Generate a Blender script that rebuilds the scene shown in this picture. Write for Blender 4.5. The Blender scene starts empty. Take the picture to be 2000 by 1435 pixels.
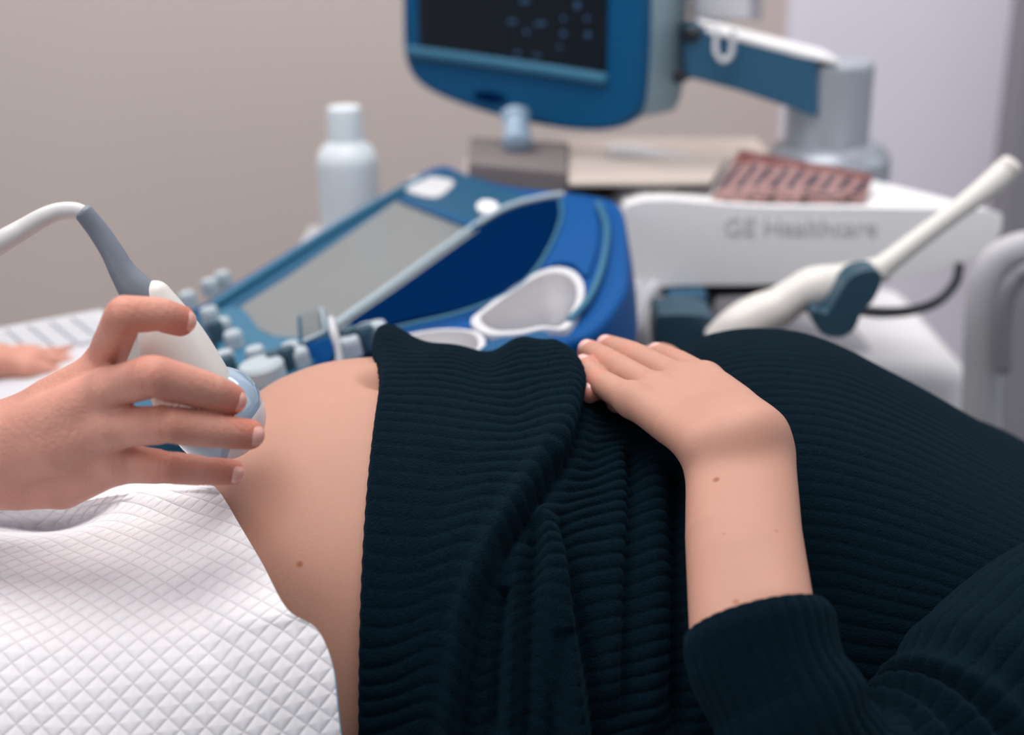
import bpy, bmesh, math, random
import numpy as np
from mathutils import Vector, Matrix
from mathutils.bvhtree import BVHTree
random.seed(4)
SC = bpy.context.scene
COL = SC.collection

# ------------------------------------------------------------------ camera, world, lights, exposure
FPX = 2000 * 50.0 / 36.0
PITCH = math.radians(20)
CS, SN = math.cos(PITCH), math.sin(PITCH)
CAMZ = 1.2
cam = bpy.data.cameras.new('camera')
cam.lens = 50; cam.sensor_width = 36; cam.sensor_fit = 'HORIZONTAL'
cam.clip_start = 0.02
cam.dof.use_dof = True
cam.dof.focus_distance = 0.725
cam.dof.aperture_fstop = 4.6
co = bpy.data.objects.new('camera', cam); COL.objects.link(co)
co.location = (0, 0, CAMZ); co.rotation_euler = (math.pi/2 - PITCH, 0, 0)
SC.camera = co
w = bpy.data.worlds.new('world'); SC.world = w; w.use_nodes = True
w.node_tree.nodes['Background'].inputs[0].default_value = (0.88, 0.91, 1.0, 1)
w.node_tree.nodes['Background'].inputs[1].default_value = 0.37
def area(name, loc, rot, size, size_y, power, color):
    l = bpy.data.lights.new(name, 'AREA'); l.shape = 'RECTANGLE'; l.size = size; l.size_y = size_y
    l.energy = power; l.color = color
    o = bpy.data.objects.new(name, l); COL.objects.link(o); o.location = loc; o.rotation_euler = rot
    return o
area('ceiling_lamp', (-0.2, 0.72, 2.45), (0, 0, 0), 1.5, 0.8, 22, (1.0, 0.95, 0.91))
area('wall_fill_light', (-0.4, 2.1, 2.5), (0, 0, 0), 3.0, 0.3, 25, (1.0, 0.94, 0.90))  # unseen lamp added to brighten the back wall
area('window_light', (2.6, 1.5, 1.9), (math.radians(62), 0, math.radians(100)), 1.6, 1.4, 6, (0.86, 0.92, 1.0))
area('window_light_left', (-2.0, -0.7, 1.9), Vector((-2.0, -1.5, 1.05)).to_track_quat('Z', 'Y').to_euler(), 1.6, 1.4, 13, (0.95, 0.96, 1.0))
SC.view_settings.view_transform = 'Standard'
SC.view_settings.look = 'None'
SC.view_settings.exposure = 0.22
SC.view_settings.gamma = 1.0
SC.view_settings.use_curve_mapping = False

# ------------------------------------------------------------------ pixel <-> place
def ray(px, py):
    u = (px - 1000) / FPX; v = (717.5 - py) / FPX
    return u, CS + SN * v, -SN + CS * v
def P(px, py, Y):
    a, b, c = ray(px, py); k = Y / b
    return Vector((a * k, Y, CAMZ + c * k))
def PZ(px, py, Z):
    a, b, c = ray(px, py); k = (Z - CAMZ) / c
    return Vector((a * k, b * k, Z))
def RR(r, py, Y):
    return r / FPX * Y / (CS + SN * (717.5 - py) / FPX)
def plane_hit(px, py, o, n):
    d = Vector(ray(px, py)); c = Vector((0, 0, CAMZ))
    return c + d * ((o - c).dot(n) / d.dot(n))
def project(x, y, z):
    z = z - CAMZ
    d = y * CS - z * SN; up = y * SN + z * CS
    return 1000 + FPX * x / d, 717.5 - FPX * up / d

# ------------------------------------------------------------------ object helpers
def tag(o, label=None, cat=None, group=None, kind=None):
    if label: o['label'] = label
    if cat: o['category'] = cat
    if group: o['group'] = group
    if kind: o['kind'] = kind
    return o
def thing(name, label, cat, loc=(0, 0, 0), group=None):
    o = bpy.data.objects.new(name, None); COL.objects.link(o); o.location = loc
    o.empty_display_size = 0.02
    return tag(o, label, cat, group)
def link(name, me, m, parent=None, smooth=True, bevel=0, seg=3, sub=0, label=None):
    o = bpy.data.objects.new(name, me); COL.objects.link(o)
    if m is not None: me.materials.append(m)
    if smooth:
        me.polygons.foreach_set('use_smooth', [True] * len(me.polygons))
    if parent is not None:
        o.parent = parent
        if any(abs(c) > 1e-9 for c in parent.location) and parent.type == 'EMPTY':
            o.matrix_parent_inverse = Matrix.Translation(parent.location).inverted()
    if bevel:
        b = o.modifiers.new('bevel', 'BEVEL'); b.width = bevel; b.segments = seg; b.limit_method = 'ANGLE'
        b.angle_limit = math.radians(35); b.harden_normals = False
        wn = o.modifiers.new('wn', 'WEIGHTED_NORMAL'); wn.keep_sharp = False
    if sub:
        s = o.modifiers.new('sub', 'SUBSURF'); s.levels = sub; s.render_levels = sub
    if label: o['label'] = label
    return o
def np_mesh(name, V, Q):
    me = bpy.data.meshes.new(name)
    V = np.asarray(V, dtype=np.float32); Q = np.asarray(Q, dtype=np.int32)
    me.vertices.add(len(V)); me.vertices.foreach_set('co', V.ravel())
    n = Q.shape[1]
    me.loops.add(Q.size); me.loops.foreach_set('vertex_index', Q.ravel())
    me.polygons.add(len(Q))
    me.polygons.foreach_set('loop_start', np.arange(0, Q.size, n, dtype=np.int32))
    me.polygons.foreach_set('loop_total', np.full(len(Q), n, dtype=np.int32))
    me.update(calc_edges=True); me.validate()
    return me
def grid_quads(nu, nv, cu=False, cv=False, base=0):
    iu = np.arange(nu if cu else nu - 1); iv = np.arange(nv if cv else nv - 1)
    A, B = np.meshgrid(iu, iv, indexing='ij')
    A2 = (A + 1) % nu; B2 = (B + 1) % nv
    q = np.stack([A * nv + B, A2 * nv + B, A2 * nv + B2, A * nv + B2], -1).reshape(-1, 4)
    return q + base
def join_np(parts):
    Vs, Qs, n = [], [], 0
    for V, Q in parts:
        Vs.append(np.asarray(V, dtype=np.float32)); Qs.append(np.asarray(Q) + n); n += len(V)
    return np.concatenate(Vs), np.concatenate(Qs)
def bm_mesh(name, fn):
    bm = bmesh.new(); fn(bm)
    bmesh.ops.recalc_face_normals(bm, faces=bm.faces)
    me = bpy.data.meshes.new(name); bm.to_mesh(me); bm.free(); return me
def box(bm, c, s, rot=0):
    r = bmesh.ops.create_cube(bm, size=1)
    M = Matrix.Translation(c) @ Matrix.Rotation(rot, 4, 'Z') @ Matrix.Diagonal((s[0], s[1], s[2], 1))
    bmesh.ops.transform(bm, matrix=M, verts=r['verts'])
def prism(bm, pts, vec):
    a = [bm.verts.new(p) for p in pts]; b = [bm.verts.new(Vector(p) + vec) for p in pts]
    bm.faces.new(a); bm.faces.new(b[::-1])
    n = len(a)
    for i in range(n): bm.faces.new((a[i], b[i], b[(i + 1) % n], a[(i + 1) % n]))
def spline(pts, n=8, closed=False):
    pts = [np.array(p, dtype=float) for p in pts]; N = len(pts); out = []
    rng = range(N) if closed else range(N - 1)
    for i in rng:
        if closed: a, b, c, d = pts[i - 1], pts[i], pts[(i + 1) % N], pts[(i + 2) % N]
        else: a, b, c, d = pts[max(i - 1, 0)], pts[i], pts[i + 1], pts[min(i + 2, N - 1)]
        for k in range(n):
            t = k / n
            out.append(0.5 * ((2 * b) + (-a + c) * t + (2 * a - 5 * b + 4 * c - d) * t * t + (-a + 3 * b - 3 * c + d) * t ** 3))
    if not closed: out.append(pts[-1])
    return np.array(out)
def frames(path):
    T = np.gradient(path, axis=0); T /= np.linalg.norm(T, axis=1)[:, None]
    up = np.array([0, 0, 1.0]); N = []
    n = up - T[0] * np.dot(up, T[0])
    if np.linalg.norm(n) < .1: n = np.array([0, 1.0, 0]) - T[0] * T[0][1]
    n /= np.linalg.norm(n)
    for t in T:
        n = n - t * np.dot(n, t); n /= np.linalg.norm(n); N.append(n.copy())
    N = np.array(N); B = np.cross(T, N)
    return T, N, B
def tube(ctrl, nseg=16, n=8, cap=True, disp=None, flat=1.0):
    """ctrl rows x,y,z,r -> (V,Q)"""
    s = spline(ctrl, n); path, rad = s[:, :3], s[:, 3]
    if cap:
        T0 = path[0] - path[1]; T0 /= np.linalg.norm(T0); T1 = path[-1] - path[-2]; T1 /= np.linalg.norm(T1)
        ca = [0.999, 0.92, 0.7, 0.35]
        pre = np.array([path[0] + T0 * rad[0] * c * 0.5 for c in ca]); prer = np.array([rad[0] * math.sqrt(1 - c * c) for c in ca])
        post = np.array([path[-1] + T1 * rad[-1] * c * 0.5 for c in ca[::-1]]); postr = np.array([rad[-1] * math.sqrt(1 - c * c) for c in ca[::-1]])
        path = np.concatenate([pre, path, post]); rad = np.concatenate([prer, rad, postr])
    T, N, B = frames(path)
    th = np.linspace(0, 2 * math.pi, nseg, endpoint=False)
    L = np.concatenate([[0], np.cumsum(np.linalg.norm(np.diff(path, axis=0), axis=1))])
    R = np.repeat(rad[:, None], nseg, 1)
    if disp is not None: R = R + disp(L[:, None], th[None, :], R)
    V = path[:, None, :] + R[..., None] * (np.cos(th)[None, :, None] * N[:, None, :] * flat + np.sin(th)[None, :, None] * B[:, None, :])
    return V.reshape(-1, 3), grid_quads(len(path), nseg, cv=True)
def pt(px, py, Y, r):
    p = P(px, py, Y); return (p.x, p.y, p.z, RR(r, py, Y))
def tube_obj(name, ctrl, m, parent, label=None, **k):
    V, Q = tube(ctrl, **k); return link(name, np_mesh(name, V, Q), m, parent, label=label)
def lathe(bm, prof, loc=(0, 0, 0), seg=40, axis=None):
    rings = []
    M = Matrix.Translation(loc)
    if axis is not None: M = M @ Vector((0, 0, 1)).rotation_difference(Vector(axis)).to_matrix().to_4x4()
    for r, z in prof:
        if r < 1e-6: rings.append([bm.verts.new(M @ Vector((0, 0, z)))])
        else: rings.append([bm.verts.new(M @ Vector((r * math.cos(2 * math.pi * i / seg), r * math.sin(2 * math.pi * i / seg), z))) for i in range(seg)])
    for a, b in zip(rings[:-1], rings[1:]):
        for i in range(seg):
            j = (i + 1) % seg
            if len(a) == 1: bm.faces.new((a[0], b[i], b[j]))
            elif len(b) == 1: bm.faces.new((a[i], b[0], a[j]))
            else: bm.faces.new((a[i], b[i], b[j], a[j]))

# ------------------------------------------------------------------ implicit surfaces (limbs and hands)
class SDF:
    def __init__(s, lo, hi, h):
        s.lo = np.array(lo, dtype=np.float64); s.h = h
        s.n = np.ceil((np.array(hi) - s.lo) / h).astype(int) + 1
        s.ax = [(s.lo[i] + np.arange(s.n[i]) * h).astype(np.float32) for i in range(3)]
        s.F = np.full(s.n, 1.0, dtype=np.float32)
    def capsule(s, a, b, k, F=None):
        """a,b rows x,y,z,r ; smooth union with blend k"""
        F = s.F if F is None else F
        a = np.array(a, dtype=np.float64); b = np.array(b, dtype=np.float64)
        m = max(a[3], b[3]) + 0.012 + k
        lo = np.minimum(a[:3], b[:3]) - m; hi = np.maximum(a[:3], b[:3]) + m
        i0 = np.clip(np.floor((lo - s.lo) / s.h).astype(int), 0, s.n); i1 = np.clip(np.ceil((hi - s.lo) / s.h).astype(int) + 1, 0, s.n)
        if np.any(i1 <= i0): return
        X = s.ax[0][i0[0]:i1[0], None, None]; Y = s.ax[1][None, i0[1]:i1[1], None]; Z = s.ax[2][None, None, i0[2]:i1[2]]
        ba = b[:3] - a[:3]; L = max(float(ba @ ba), 1e-10)
        t = ((X - a[0]) * ba[0] + (Y - a[1]) * ba[1] + (Z - a[2]) * ba[2]) / L
        t = np.clip(t, 0, 1)
        d = np.sqrt((X - a[0] - t * ba[0]) ** 2 + (Y - a[1] - t * ba[1]) ** 2 + (Z - a[2] - t * ba[2]) ** 2) - (a[3] + (b[3] - a[3]) * t)
        S = (slice(i0[0], i1[0]), slice(i0[1], i1[1]), slice(i0[2], i1[2]))
        f = F[S]
        if k > 0:
            hh = np.maximum(k - np.abs(f - d), 0) / k
            F[S] = np.minimum(f, d) - hh * hh * hh * k / 6
        else: F[S] = np.minimum(f, d)
    def chain(s, pts, k, F=None, k0=None):
        if F is None and len(pts) > 2:
            G = s.blank()
            for a, b in zip(pts[:-1], pts[1:]): s.capsule(a, b, 0.0, G)
            s.merge(G, k); return
        for a, b in zip(pts[:-1], pts[1:]): s.capsule(a, b, k if F is None else min(k, 0.0008), F)
    def blank(s): return np.full(s.n, 1.0, dtype=np.float32)
    def merge(s, G, k):
        hh = np.maximum(k - np.abs(s.F - G), 0) / k
        s.F = np.minimum(s.F, G) - hh * hh * hh * k / 6
    def mesh(s):
        F = s.F; n = s.n; cn = n - 1
        acc = np.zeros((int(np.prod(cn)), 3), dtype=np.float32); cnt = np.zeros(int(np.prod(cn)), dtype=np.float32)
        edges = []
        for ax in range(3):
            sl0 = [slice(None)] * 3; sl1 = [slice(None)] * 3
            sl0[ax] = slice(0, -1); sl1[ax] = slice(1, None)
            F0 = F[tuple(sl0)]; F1 = F[tuple(sl1)]
            idx = np.argwhere((F0 < 0) != (F1 < 0))
            f0 = F0[tuple(idx.T)]; f1 = F1[tuple(idx.T)]
            pos = idx.astype(np.float32); pos[:, ax] += f0 / (f0 - f1)
            o1, o2 = [i for i in range(3) if i != ax]
            ok = (idx[:, o1] > 0) & (idx[:, o2] > 0) & (idx[:, o1] < cn[o1]) & (idx[:, o2] < cn[o2])
            idx, pos, f0 = idx[ok], pos[ok], f0[ok]
            cells = []
            for d1, d2 in ((0, 0), (-1, 0), (-1, -1), (0, -1)):
                c = idx.copy(); c[:, o1] += d1; c[:, o2] += d2
                fl = (c[:, 0] * cn[1] + c[:, 1]) * cn[2] + c[:, 2]
                for q in range(3): acc[:, q] += np.bincount(fl, weights=pos[:, q], minlength=len(cnt)).astype(np.float32)
                cnt += np.bincount(fl, minlength=len(cnt))
                cells.append(fl)
            q = np.stack(cells, -1)
            flip = (f0 < 0) ^ (ax == 1)
            q[~flip] = q[~flip][:, ::-1]
            edges.append(q)
        used = cnt > 0
        mp = np.full(len(cnt), -1, dtype=np.int64); mp[used] = np.arange(used.sum())
        V = acc[used] / cnt[used][:, None] * s.h + s.lo
        return V, mp[np.concatenate(edges)]
def bounds(groups, m=0.012):
    A = np.array([p for g in groups for p in g]); r = A[:, 3].max() + m
    return A[:, :3].min(0) - r, A[:, :3].max(0) + r

# ------------------------------------------------------------------ materials
def lin(r, g, b):
    f = lambda c: ((c / 255 + 0.055) / 1.055) ** 2.4 if c > 10 else c / 255 / 12.92
    return (f(r), f(g), f(b), 1)
def mat(name, c, rough=0.5, metal=0, bump=0, scale=200, var=0, vscale=20, sss=0, sheen=0, spec=0.5, trans=0, emit=None, coat=0, alpha=1):
    m = bpy.data.materials.new(name); m.use_nodes = True
    nt = m.node_tree; b = nt.nodes['Principled BSDF']
    b.inputs['Base Color'].default_value = lin(*c); b.inputs['Roughness'].default_value = rough
    b.inputs['Metallic'].default_value = metal; b.inputs['Specular IOR Level'].default_value = spec
    b.inputs['Transmission Weight'].default_value = trans; b.inputs['Coat Weight'].default_value = coat
    if sss:
        b.inputs['Subsurface Weight'].default_value = sss; b.inputs['Subsurface Radius'].default_value = (1, 0.35, 0.2)
        b.inputs['Subsurface Scale'].default_value = 0.006
    if sheen:
        b.inputs['Sheen Weight'].default_value = sheen; b.inputs['Sheen Roughness'].default_value = 0.5
        b.inputs['Sheen Tint'].default_value = lin(90, 140, 170)
    if emit:
        b.inputs['Emission Color'].default_value = lin(*emit[:3]); b.inputs['Emission Strength'].default_value = emit[3]
    tc = nt.nodes.new('ShaderNodeTexCoord')
    if var:
        n = nt.nodes.new('ShaderNodeTexNoise'); n.inputs['Scale'].default_value = vscale; n.inputs['Detail'].default_value = 5
        nt.links.new(tc.outputs['Object'], n.inputs['Vector'])
        mx = nt.nodes.new('ShaderNodeMix'); mx.data_type = 'RGBA'
        d = tuple(max(0, x * (1 - var)) for x in lin(*c)[:3]) + (1,); l = tuple(min(1, x * (1 + var)) for x in lin(*c)[:3]) + (1,)
        mx.inputs[6].default_value = d; mx.inputs[7].default_value = l
        nt.links.new(n.outputs['Fac'], mx.inputs[0]); nt.links.new(mx.outputs[2], b.inputs['Base Color'])
        m['mix'] = 1
    if bump:
        n = nt.nodes.new('ShaderNodeTexNoise'); n.inputs['Scale'].default_value = scale; n.inputs['Detail'].default_value = 6
        nt.links.new(tc.outputs['Object'], n.inputs['Vector'])
        bp = nt.nodes.new('ShaderNodeBump'); bp.inputs['Strength'].default_value = bump; bp.inputs['Distance'].default_value = 0.001
        nt.links.new(n.outputs['Fac'], bp.inputs['Height']); nt.links.new(bp.outputs['Normal'], b.inputs['Normal'])
    return m
def spots(m, pts, dark, rad):
    """small moles: pigment at fixed places of the skin"""
    nt = m.node_tree; b = nt.nodes['Principled BSDF']
    src = b.inputs['Base Color'].links[0].from_socket
    tc = nt.nodes.new('ShaderNodeTexCoord')
    for p, r, c in pts:
        vm = nt.nodes.new('ShaderNodeVectorMath'); vm.operation = 'DISTANCE'; vm.inputs[1].default_value = p
        nt.links.new(tc.outputs['Object'], vm.inputs[0])
        mr = nt.nodes.new('ShaderNodeMapRange'); mr.inputs[1].default_value = r * 0.4; mr.inputs[2].default_value = r
        mr.inputs[3].default_value = dark or 1; mr.inputs[4].default_value = 0
        nt.links.new(vm.outputs['Value'], mr.inputs[0])
        mx = nt.nodes.new('ShaderNodeMix'); mx.data_type = 'RGBA'; mx.inputs[7].default_value = lin(*c)
        nt.links.new(mr.outputs[0], mx.inputs[0]); nt.links.new(src, mx.inputs[6]); src = mx.outputs[2]
    nt.links.new(src, b.inputs['Base Color'])
M = {}
M['skin'] = mat('patient skin', (186, 139, 121), 0.52, bump=0.12, scale=900, var=0.07, vscale=30, sss=0.25, spec=0.3)
M['skin2'] = mat('sonographer skin', (208, 148, 130), 0.5, bump=0.6, scale=420, var=0.13, vscale=45, sss=0.2, spec=0.35)
M['nail'] = mat('nail', (232, 182, 176), 0.12, sss=0.2, spec=0.6)
M['nail2'] = mat('nail sonographer', (232, 172, 160), 0.15, sss=0.2, spec=0.6)
M['knit'] = mat('dark teal knit', (4, 20, 30), 0.95, bump=1.0, scale=900, var=0.5, vscale=420, sheen=0.09, spec=0.05)
M['scrub'] = mat('blue scrub cloth', (18, 50, 110), 0.9, bump=0.3, scale=900)
M['white'] = mat('white plastic', (248, 248, 250), 0.38)
M['probe_white'] = mat('probe white plastic', (222, 219, 214), 0.35)
M['cable_grey'] = mat('cable', (205, 204, 204), 0.4)
M['relief'] = mat('grey rubber', (112, 121, 133), 0.42)
M['head'] = mat('pale blue plastic', (150, 174, 196), 0.15, coat=0.6)
M['lens'] = mat('lens', (214, 208, 212), 0.3)
M['navy'] = mat('navy plastic', (2, 32, 72), 0.8, spec=0.0)
M['blue'] = mat('blue plastic', (5, 76, 140), 0.6, spec=0.12)
M['bezelblue'] = mat('bezel blue', (5, 80, 124), 0.5, spec=0.2)
M['cyan'] = mat('light blue plastic', (50, 108, 138), 0.5, spec=0.3)
M['teal'] = mat('teal plastic', (20, 80, 112), 0.5, spec=0.25)
M['strip'] = mat('pale strip', (160, 178, 188), 0.4)
M['screen_pale'] = mat('touch screen', (118, 124, 126), 0.3, var=0.05, vscale=8)
M['grey_pad'] = mat('grey rubber pad', (150, 150, 156), 0.6)
M['ring'] = mat('pale ring', (208, 210, 214), 0.4)
M['knobm'] = mat('knob plastic', (172, 184, 192), 0.5)
M['darkteal'] = mat('dark teal rubber', (40, 74, 92), 0.5)
M['dark'] = mat('near black plastic', (22, 30, 38), 0.5)
M['mgrey'] = mat('grey casing', (146, 170, 182), 0.5)
M['silver'] = mat('silver paint', (168, 176, 186), 0.35, metal=0.35)
M['armblue'] = mat('arm blue grey', (40, 92, 124), 0.4)
M['lgrey'] = mat('light grey plastic', (190, 190, 196), 0.5)
M['taupe'] = mat('taupe card', (120, 112, 112), 0.8, var=0.15, vscale=12)
M['beige'] = mat('beige paper', (196, 184, 176), 0.85, var=0.06, vscale=10)
M['bottle'] = mat('bottle plastic', (228, 238, 244), 0.35)
M['wall'] = mat('wall paint', (203, 191, 186), 0.9, bump=0.05, scale=300, var=0.02, vscale=2)
M['doorw'] = mat('door paint', (232, 228, 242), 0.7, var=0.02, vscale=3)
M['frameg'] = mat('frame grey', (140, 138, 146), 0.7)
M['floor'] = mat('floor vinyl', (150, 146, 144), 0.5, var=0.06, vscale=6)
M['couch'] = mat('couch vinyl', (40, 58, 74), 0.5, bump=0.1, scale=400)
M['metal'] = mat('couch frame', (150, 154, 160), 0.35, metal=0.8)
M['backing'] = mat('blue plastic backing', (120, 170, 200), 0.5)
M['glow'] = mat('screen glyph', (40, 70, 100), 0.5, emit=(50, 95, 140, 0.12))
M['glass_dark'] = mat('dark display', (14, 18, 24), 0.35, spec=0.15, emit=(22, 30, 40, 0.25))
M['keyb'] = mat('keyboard plastic', (202, 204, 210), 0.6)
M['text'] = mat('grey lettering', (206, 207, 211), 0.6)

# ------------------------------------------------------------------ room
def st(name, fn, m):
    o = link(name, bm_mesh(name, fn), m, smooth=False); o['kind'] = 'structure'; return o
WY = 2.7
st('floor', lambda b: box(b, (0, 1.0, -0.02), (6, 5, 0.04)), M['floor'])
st('wall_back', lambda b: box(b, (0, WY + 0.05, 1.4), (6, 0.1, 2.8)), M['wall'])
x0 = P(1545, 300, WY).x; x1 = P(1925, 300, WY).x; x2 = P(1990, 300, WY).x
st('door_1', lambda b: box(b, ((x0 + x1) / 2, WY - 0.03, 1.05), (x1 - x0, 0.045, 2.08)), M['doorw'])
st('trim_1', lambda b: box(b, (x0 - 0.012, WY - 0.02, 1.06), (0.03, 0.05, 2.12)), M['doorw'])
st('trim_2', lambda b: box(b, (x1 + 0.16, WY - 0.07, 1.4), (0.32, 0.16, 2.8)), M['frameg'])
st('baseboard_back', lambda b: box(b, (-1.2, WY - 0.01, 0.05), (3.4, 0.02, 0.1)), M['lgrey'])

# ------------------------------------------------------------------ patient torso
YC, ZC = 0.75, 0.76
XS = np.array([-0.95, -0.40, -0.24, -0.10, 0.10, 0.30, 0.50, 0.75])
AS = np.array([0.17, 0.18, 0.175, 0.17, 0.180, 0.205, 0.22, 0.20])
def ycen(X): return YC + 0.05 * np.clip((np.asarray(X) - 0.02) / 0.12, 0, 1)
def half_width(X): return np.interp(X, XS, AS)
def sil_to_h(sil):
    xs, hs = [], []
    for px, py in sil:
        u, b, c = ray(px, py); m = -c / b
        X = u * 0.8 / b; a = 0.17
        for _ in range(6):
            a = float(half_width(X)); yc = float(ycen(X)); s = CAMZ - ZC - m * yc
            h = math.sqrt(max(s * s - (m * a) ** 2, 0.0009)); Yt = yc + a * a * m / s
            X = u * Yt / b
        xs.append(X); hs.append(h)
    return np.array(xs), np.array(hs)
sil_skin = [(-900, 985), (-300, 985), (0, 985), (200, 1020), (300, 1008), (370, 985), (425, 958), (455, 922), (473, 878), (487, 830), (500, 790), (512, 768), (532, 751), (562, 734), (620, 712), (680, 701), (740, 697),
            (800, 698), (900, 702), (1000, 706), (1100, 718), (1200, 735), (1280, 728), (1340, 700), (1400, 672), (1450, 660), (1530, 666), (1620, 690), (1700, 722), (1800, 772), (1900, 818), (2000, 868), (2150, 930), (2400, 1000)]
sil_knit = [(600, 722), (740, 722), (800, 723), (900, 726), (1000, 724), (1080, 726), (1140, 737), (1200, 742), (1280, 726), (1330, 694), (1380, 667), (1450, 652), (1530, 660), (1620, 688), (1700, 725), (1800, 780), (1900, 830), (2000, 884), (2150, 950), (2400, 1020)]
sx, sh = sil_to_h(spline(sil_skin, 6)); o_ = np.argsort(sx); sx, sh = sx[o_], sh[o_]
kx, kh = sil_to_h(spline(sil_knit, 6)); o_ = np.argsort(kx); kx, kh = kx[o_], kh[o_]
def torso(X, th, hx, hh, extra=0):
    h = np.interp(X, hx, hh) + extra; a = half_width(X) + extra
    c, s = np.cos(th), np.sin(th)
    y = ycen(X) - a * c; z = ZC + np.where(s > 0, h, 0.055) * s
    return np.stack([np.broadcast_to(X, y.shape), y, z], -1)
def dents(V):
    # navel and the hollow where the little finger presses
    qx, qy = project(V[:, 0], V[:, 1], V[:, 2])
    e_ = np.hypot(qx - 742, qy - 736) + np.where(V[:, 2] > 0.85, 0, 1e4)
    nav = V[np.argmin(e_)].copy()
    # surface position of the navel
    d = np.sqrt(((V[:, 0] - nav[0]) / 0.009) ** 2 + ((V[:, 1] - nav[1]) / 0.012) ** 2)
    top = V[:, 2] > 0.85
    V[:, 2] -= np.where(top, 0.008 * np.exp(-d ** 2), 0)
    rim = np.exp(-((d - 1.9) / 0.7) ** 2)
    V[:, 2] += np.where(top, 0.0012 * rim, 0)
    return V
uX = np.concatenate([np.linspace(-0.95, -0.26, 30), np.linspace(-0.255, -0.05, 140), np.linspace(-0.045, 0.75, 60)])
vT = np.linspace(0, 2 * math.pi, 360, endpoint=False)
shr = (-0.013 * np.clip((uX + 0.066) / 0.03, 0, 1))[:, None]
TV = torso(uX[:, None], vT[None, :], sx, sh, shr).reshape(-1, 3)
TV = dents(TV); TQ = grid_quads(len(uX), 360, cv=True)

# patient arms as implicit surfaces
def H(*rows): return [pt(*r) for r in rows]
arm = [H((1401, 900, .655, 60), (1400, 1050, .605, 61), (1413, 1260, .55, 65)), H((1490, 895, .655, 62), (1503, 1040, .605, 62), (1524, 1190, .56, 66), (1545, 1290, .54, 69)), H((1445, 875, .66, 64), (1451, 960, .632, 64), (1456, 1100, .588, 66), (1475, 1270, .547, 70))]
meta = [H((1488, 842, .655, 46), (1440, 790, .695, 38), (1405, 760, .715, 34), (1380, 740, .730, 30)),
        H((1455, 850, .650, 46), (1395, 795, .695, 38), (1335, 744, .730, 31)),
        H((1420, 862, .648, 44), (1350, 810, .690, 37), (1285, 764, .720, 32)),
        H((1366, 870, .650, 36), (1308, 832, .683, 37), (1235, 780, .708, 33))]
fing = [H((1380, 741, .730, 29), (1318, 708, .772, 28), (1296, 697, .794, 23), (1282, 691, .807, 21.5)),
        H((1332, 744, .730, 31), (1240, 697, .772, 29), (1206, 682, .798, 24), (1186, 676, .812, 22.5)),
        H((1285, 764, .720, 31), (1198, 713, .760, 28), (1168, 694, .782, 24), (1150, 685, .797, 22.5)),
        H((1235, 782, .708, 31), (1172, 747, .740, 27), (1152, 727, .757, 23), (1142, 713, .769, 21.5))]
thumb = [H((1440, 830, .68, 34), (1400, 775, .735, 26), (1360, 742, .775, 22))]
lo, hi = bounds(arm + meta + fing, 0.008); 
S = SDF(lo, hi, 0.00095)
for g in arm + meta: S.chain(g, 0.018)
G = S.blank()
for g in fing + thumb:
    G2 = S.blank(); S.chain(g, 0, G2); kk = 0.0022
    hh0 = np.maximum(kk - np.abs(G - G2), 0) / kk; G = np.minimum(G, G2) - hh0 ** 3 * kk / 6
S.merge(G, 0.009)
AV, AQ = S.mesh()
def groove(V, p, ax, depth, sg=0.0009, rad=0.013):
    """skin creases across a finger joint"""
    d = V - np.array(p)[None, :3]; ax = np.array(ax) / np.linalg.norm(ax)
    s = d @ ax; rr = np.linalg.norm(d - s[:, None] * ax, axis=1)
    m = (rr < rad) & (np.abs(s) < 0.006)
    f = 0
    for o in (-0.0022, 0, 0.0021): f = f + np.exp(-((s - o) / sg) ** 2) * (1 if o == 0 else 0.6)
    n = d - s[:, None] * ax; n /= np.maximum(np.linalg.norm(n, axis=1), 1e-6)[:, None]
    V[m] -= (n * (f * depth)[:, None])[m]
    return V
for g in fing:
    for i in (1, 2):
        AV = groove(AV, g[i], np.array(g[i + 1][:3]) - np.array(g[i - 1][:3]), 0.0006 if i == 1 else 0.0004)
upper = [pt(1480, 1230, .555, 118), pt(1520, 1340, .535, 122), pt(1590, 1450, .522, 128), pt(1680, 1510, .53, 135), pt(1800, 1450, .56, 150), pt(1950, 1330, .60, 165), pt(2150, 1220, .655, 175), pt(2400, 1150, .72, 180)]
UV_, UQ = tube([(a, b, c, r * 0.66) for a, b, c, r in upper], 32)
# the other hand, lying under the first one
rfing = [H((1215, 745, .790, 27), (1180, 752, .765, 24), (1163, 761, .748, 22), (1150, 768, .737, 20)),
         H((1190, 728, .800, 27), (1150, 722, .782, 23), (1125, 722, .770, 20), (1112, 725, .760, 19)),
         H((1200, 716, .820, 27), (1155, 711, .810, 22), (1120, 712, .800, 19), (1102, 715, .792, 17)),
         H((1240, 752, .780, 27), (1220, 772, .755, 24), (1205, 785, .738, 22))]
rmeta = [H((1290, 722, .86, 40), (1215, 740, .80, 32)), H((1285, 718, .87, 40), (1190, 726, .81, 30)), H((1300, 726, .86, 40), (1240, 748, .79, 30))]
rarm = [H((1290, 722, .87, 42), (1400, 760, .97, 55), (1600, 900, 1.02, 70))]
lo, hi = bounds(rfing + rmeta + rarm, 0.008)
S = SDF(lo, hi, 0.0013)
for g in rmeta + rarm: S.chain(g, 0.014)
G = S.blank()
for g in rfing: S.chain(g, 0.002, G)
S.merge(G, 0.008)
RV, RQ = S.mesh()

patient = thing('person', 'person lying with bare belly in a dark ribbed sweater, hand resting on the chest', 'person', (0.1, 0.75, 0.72))
V, Q = join_np([(TV, TQ), (AV, AQ), (UV_, UQ), (RV, RQ)])
body = link('body', np_mesh('body', V, Q), M['skin'], patient)

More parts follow.
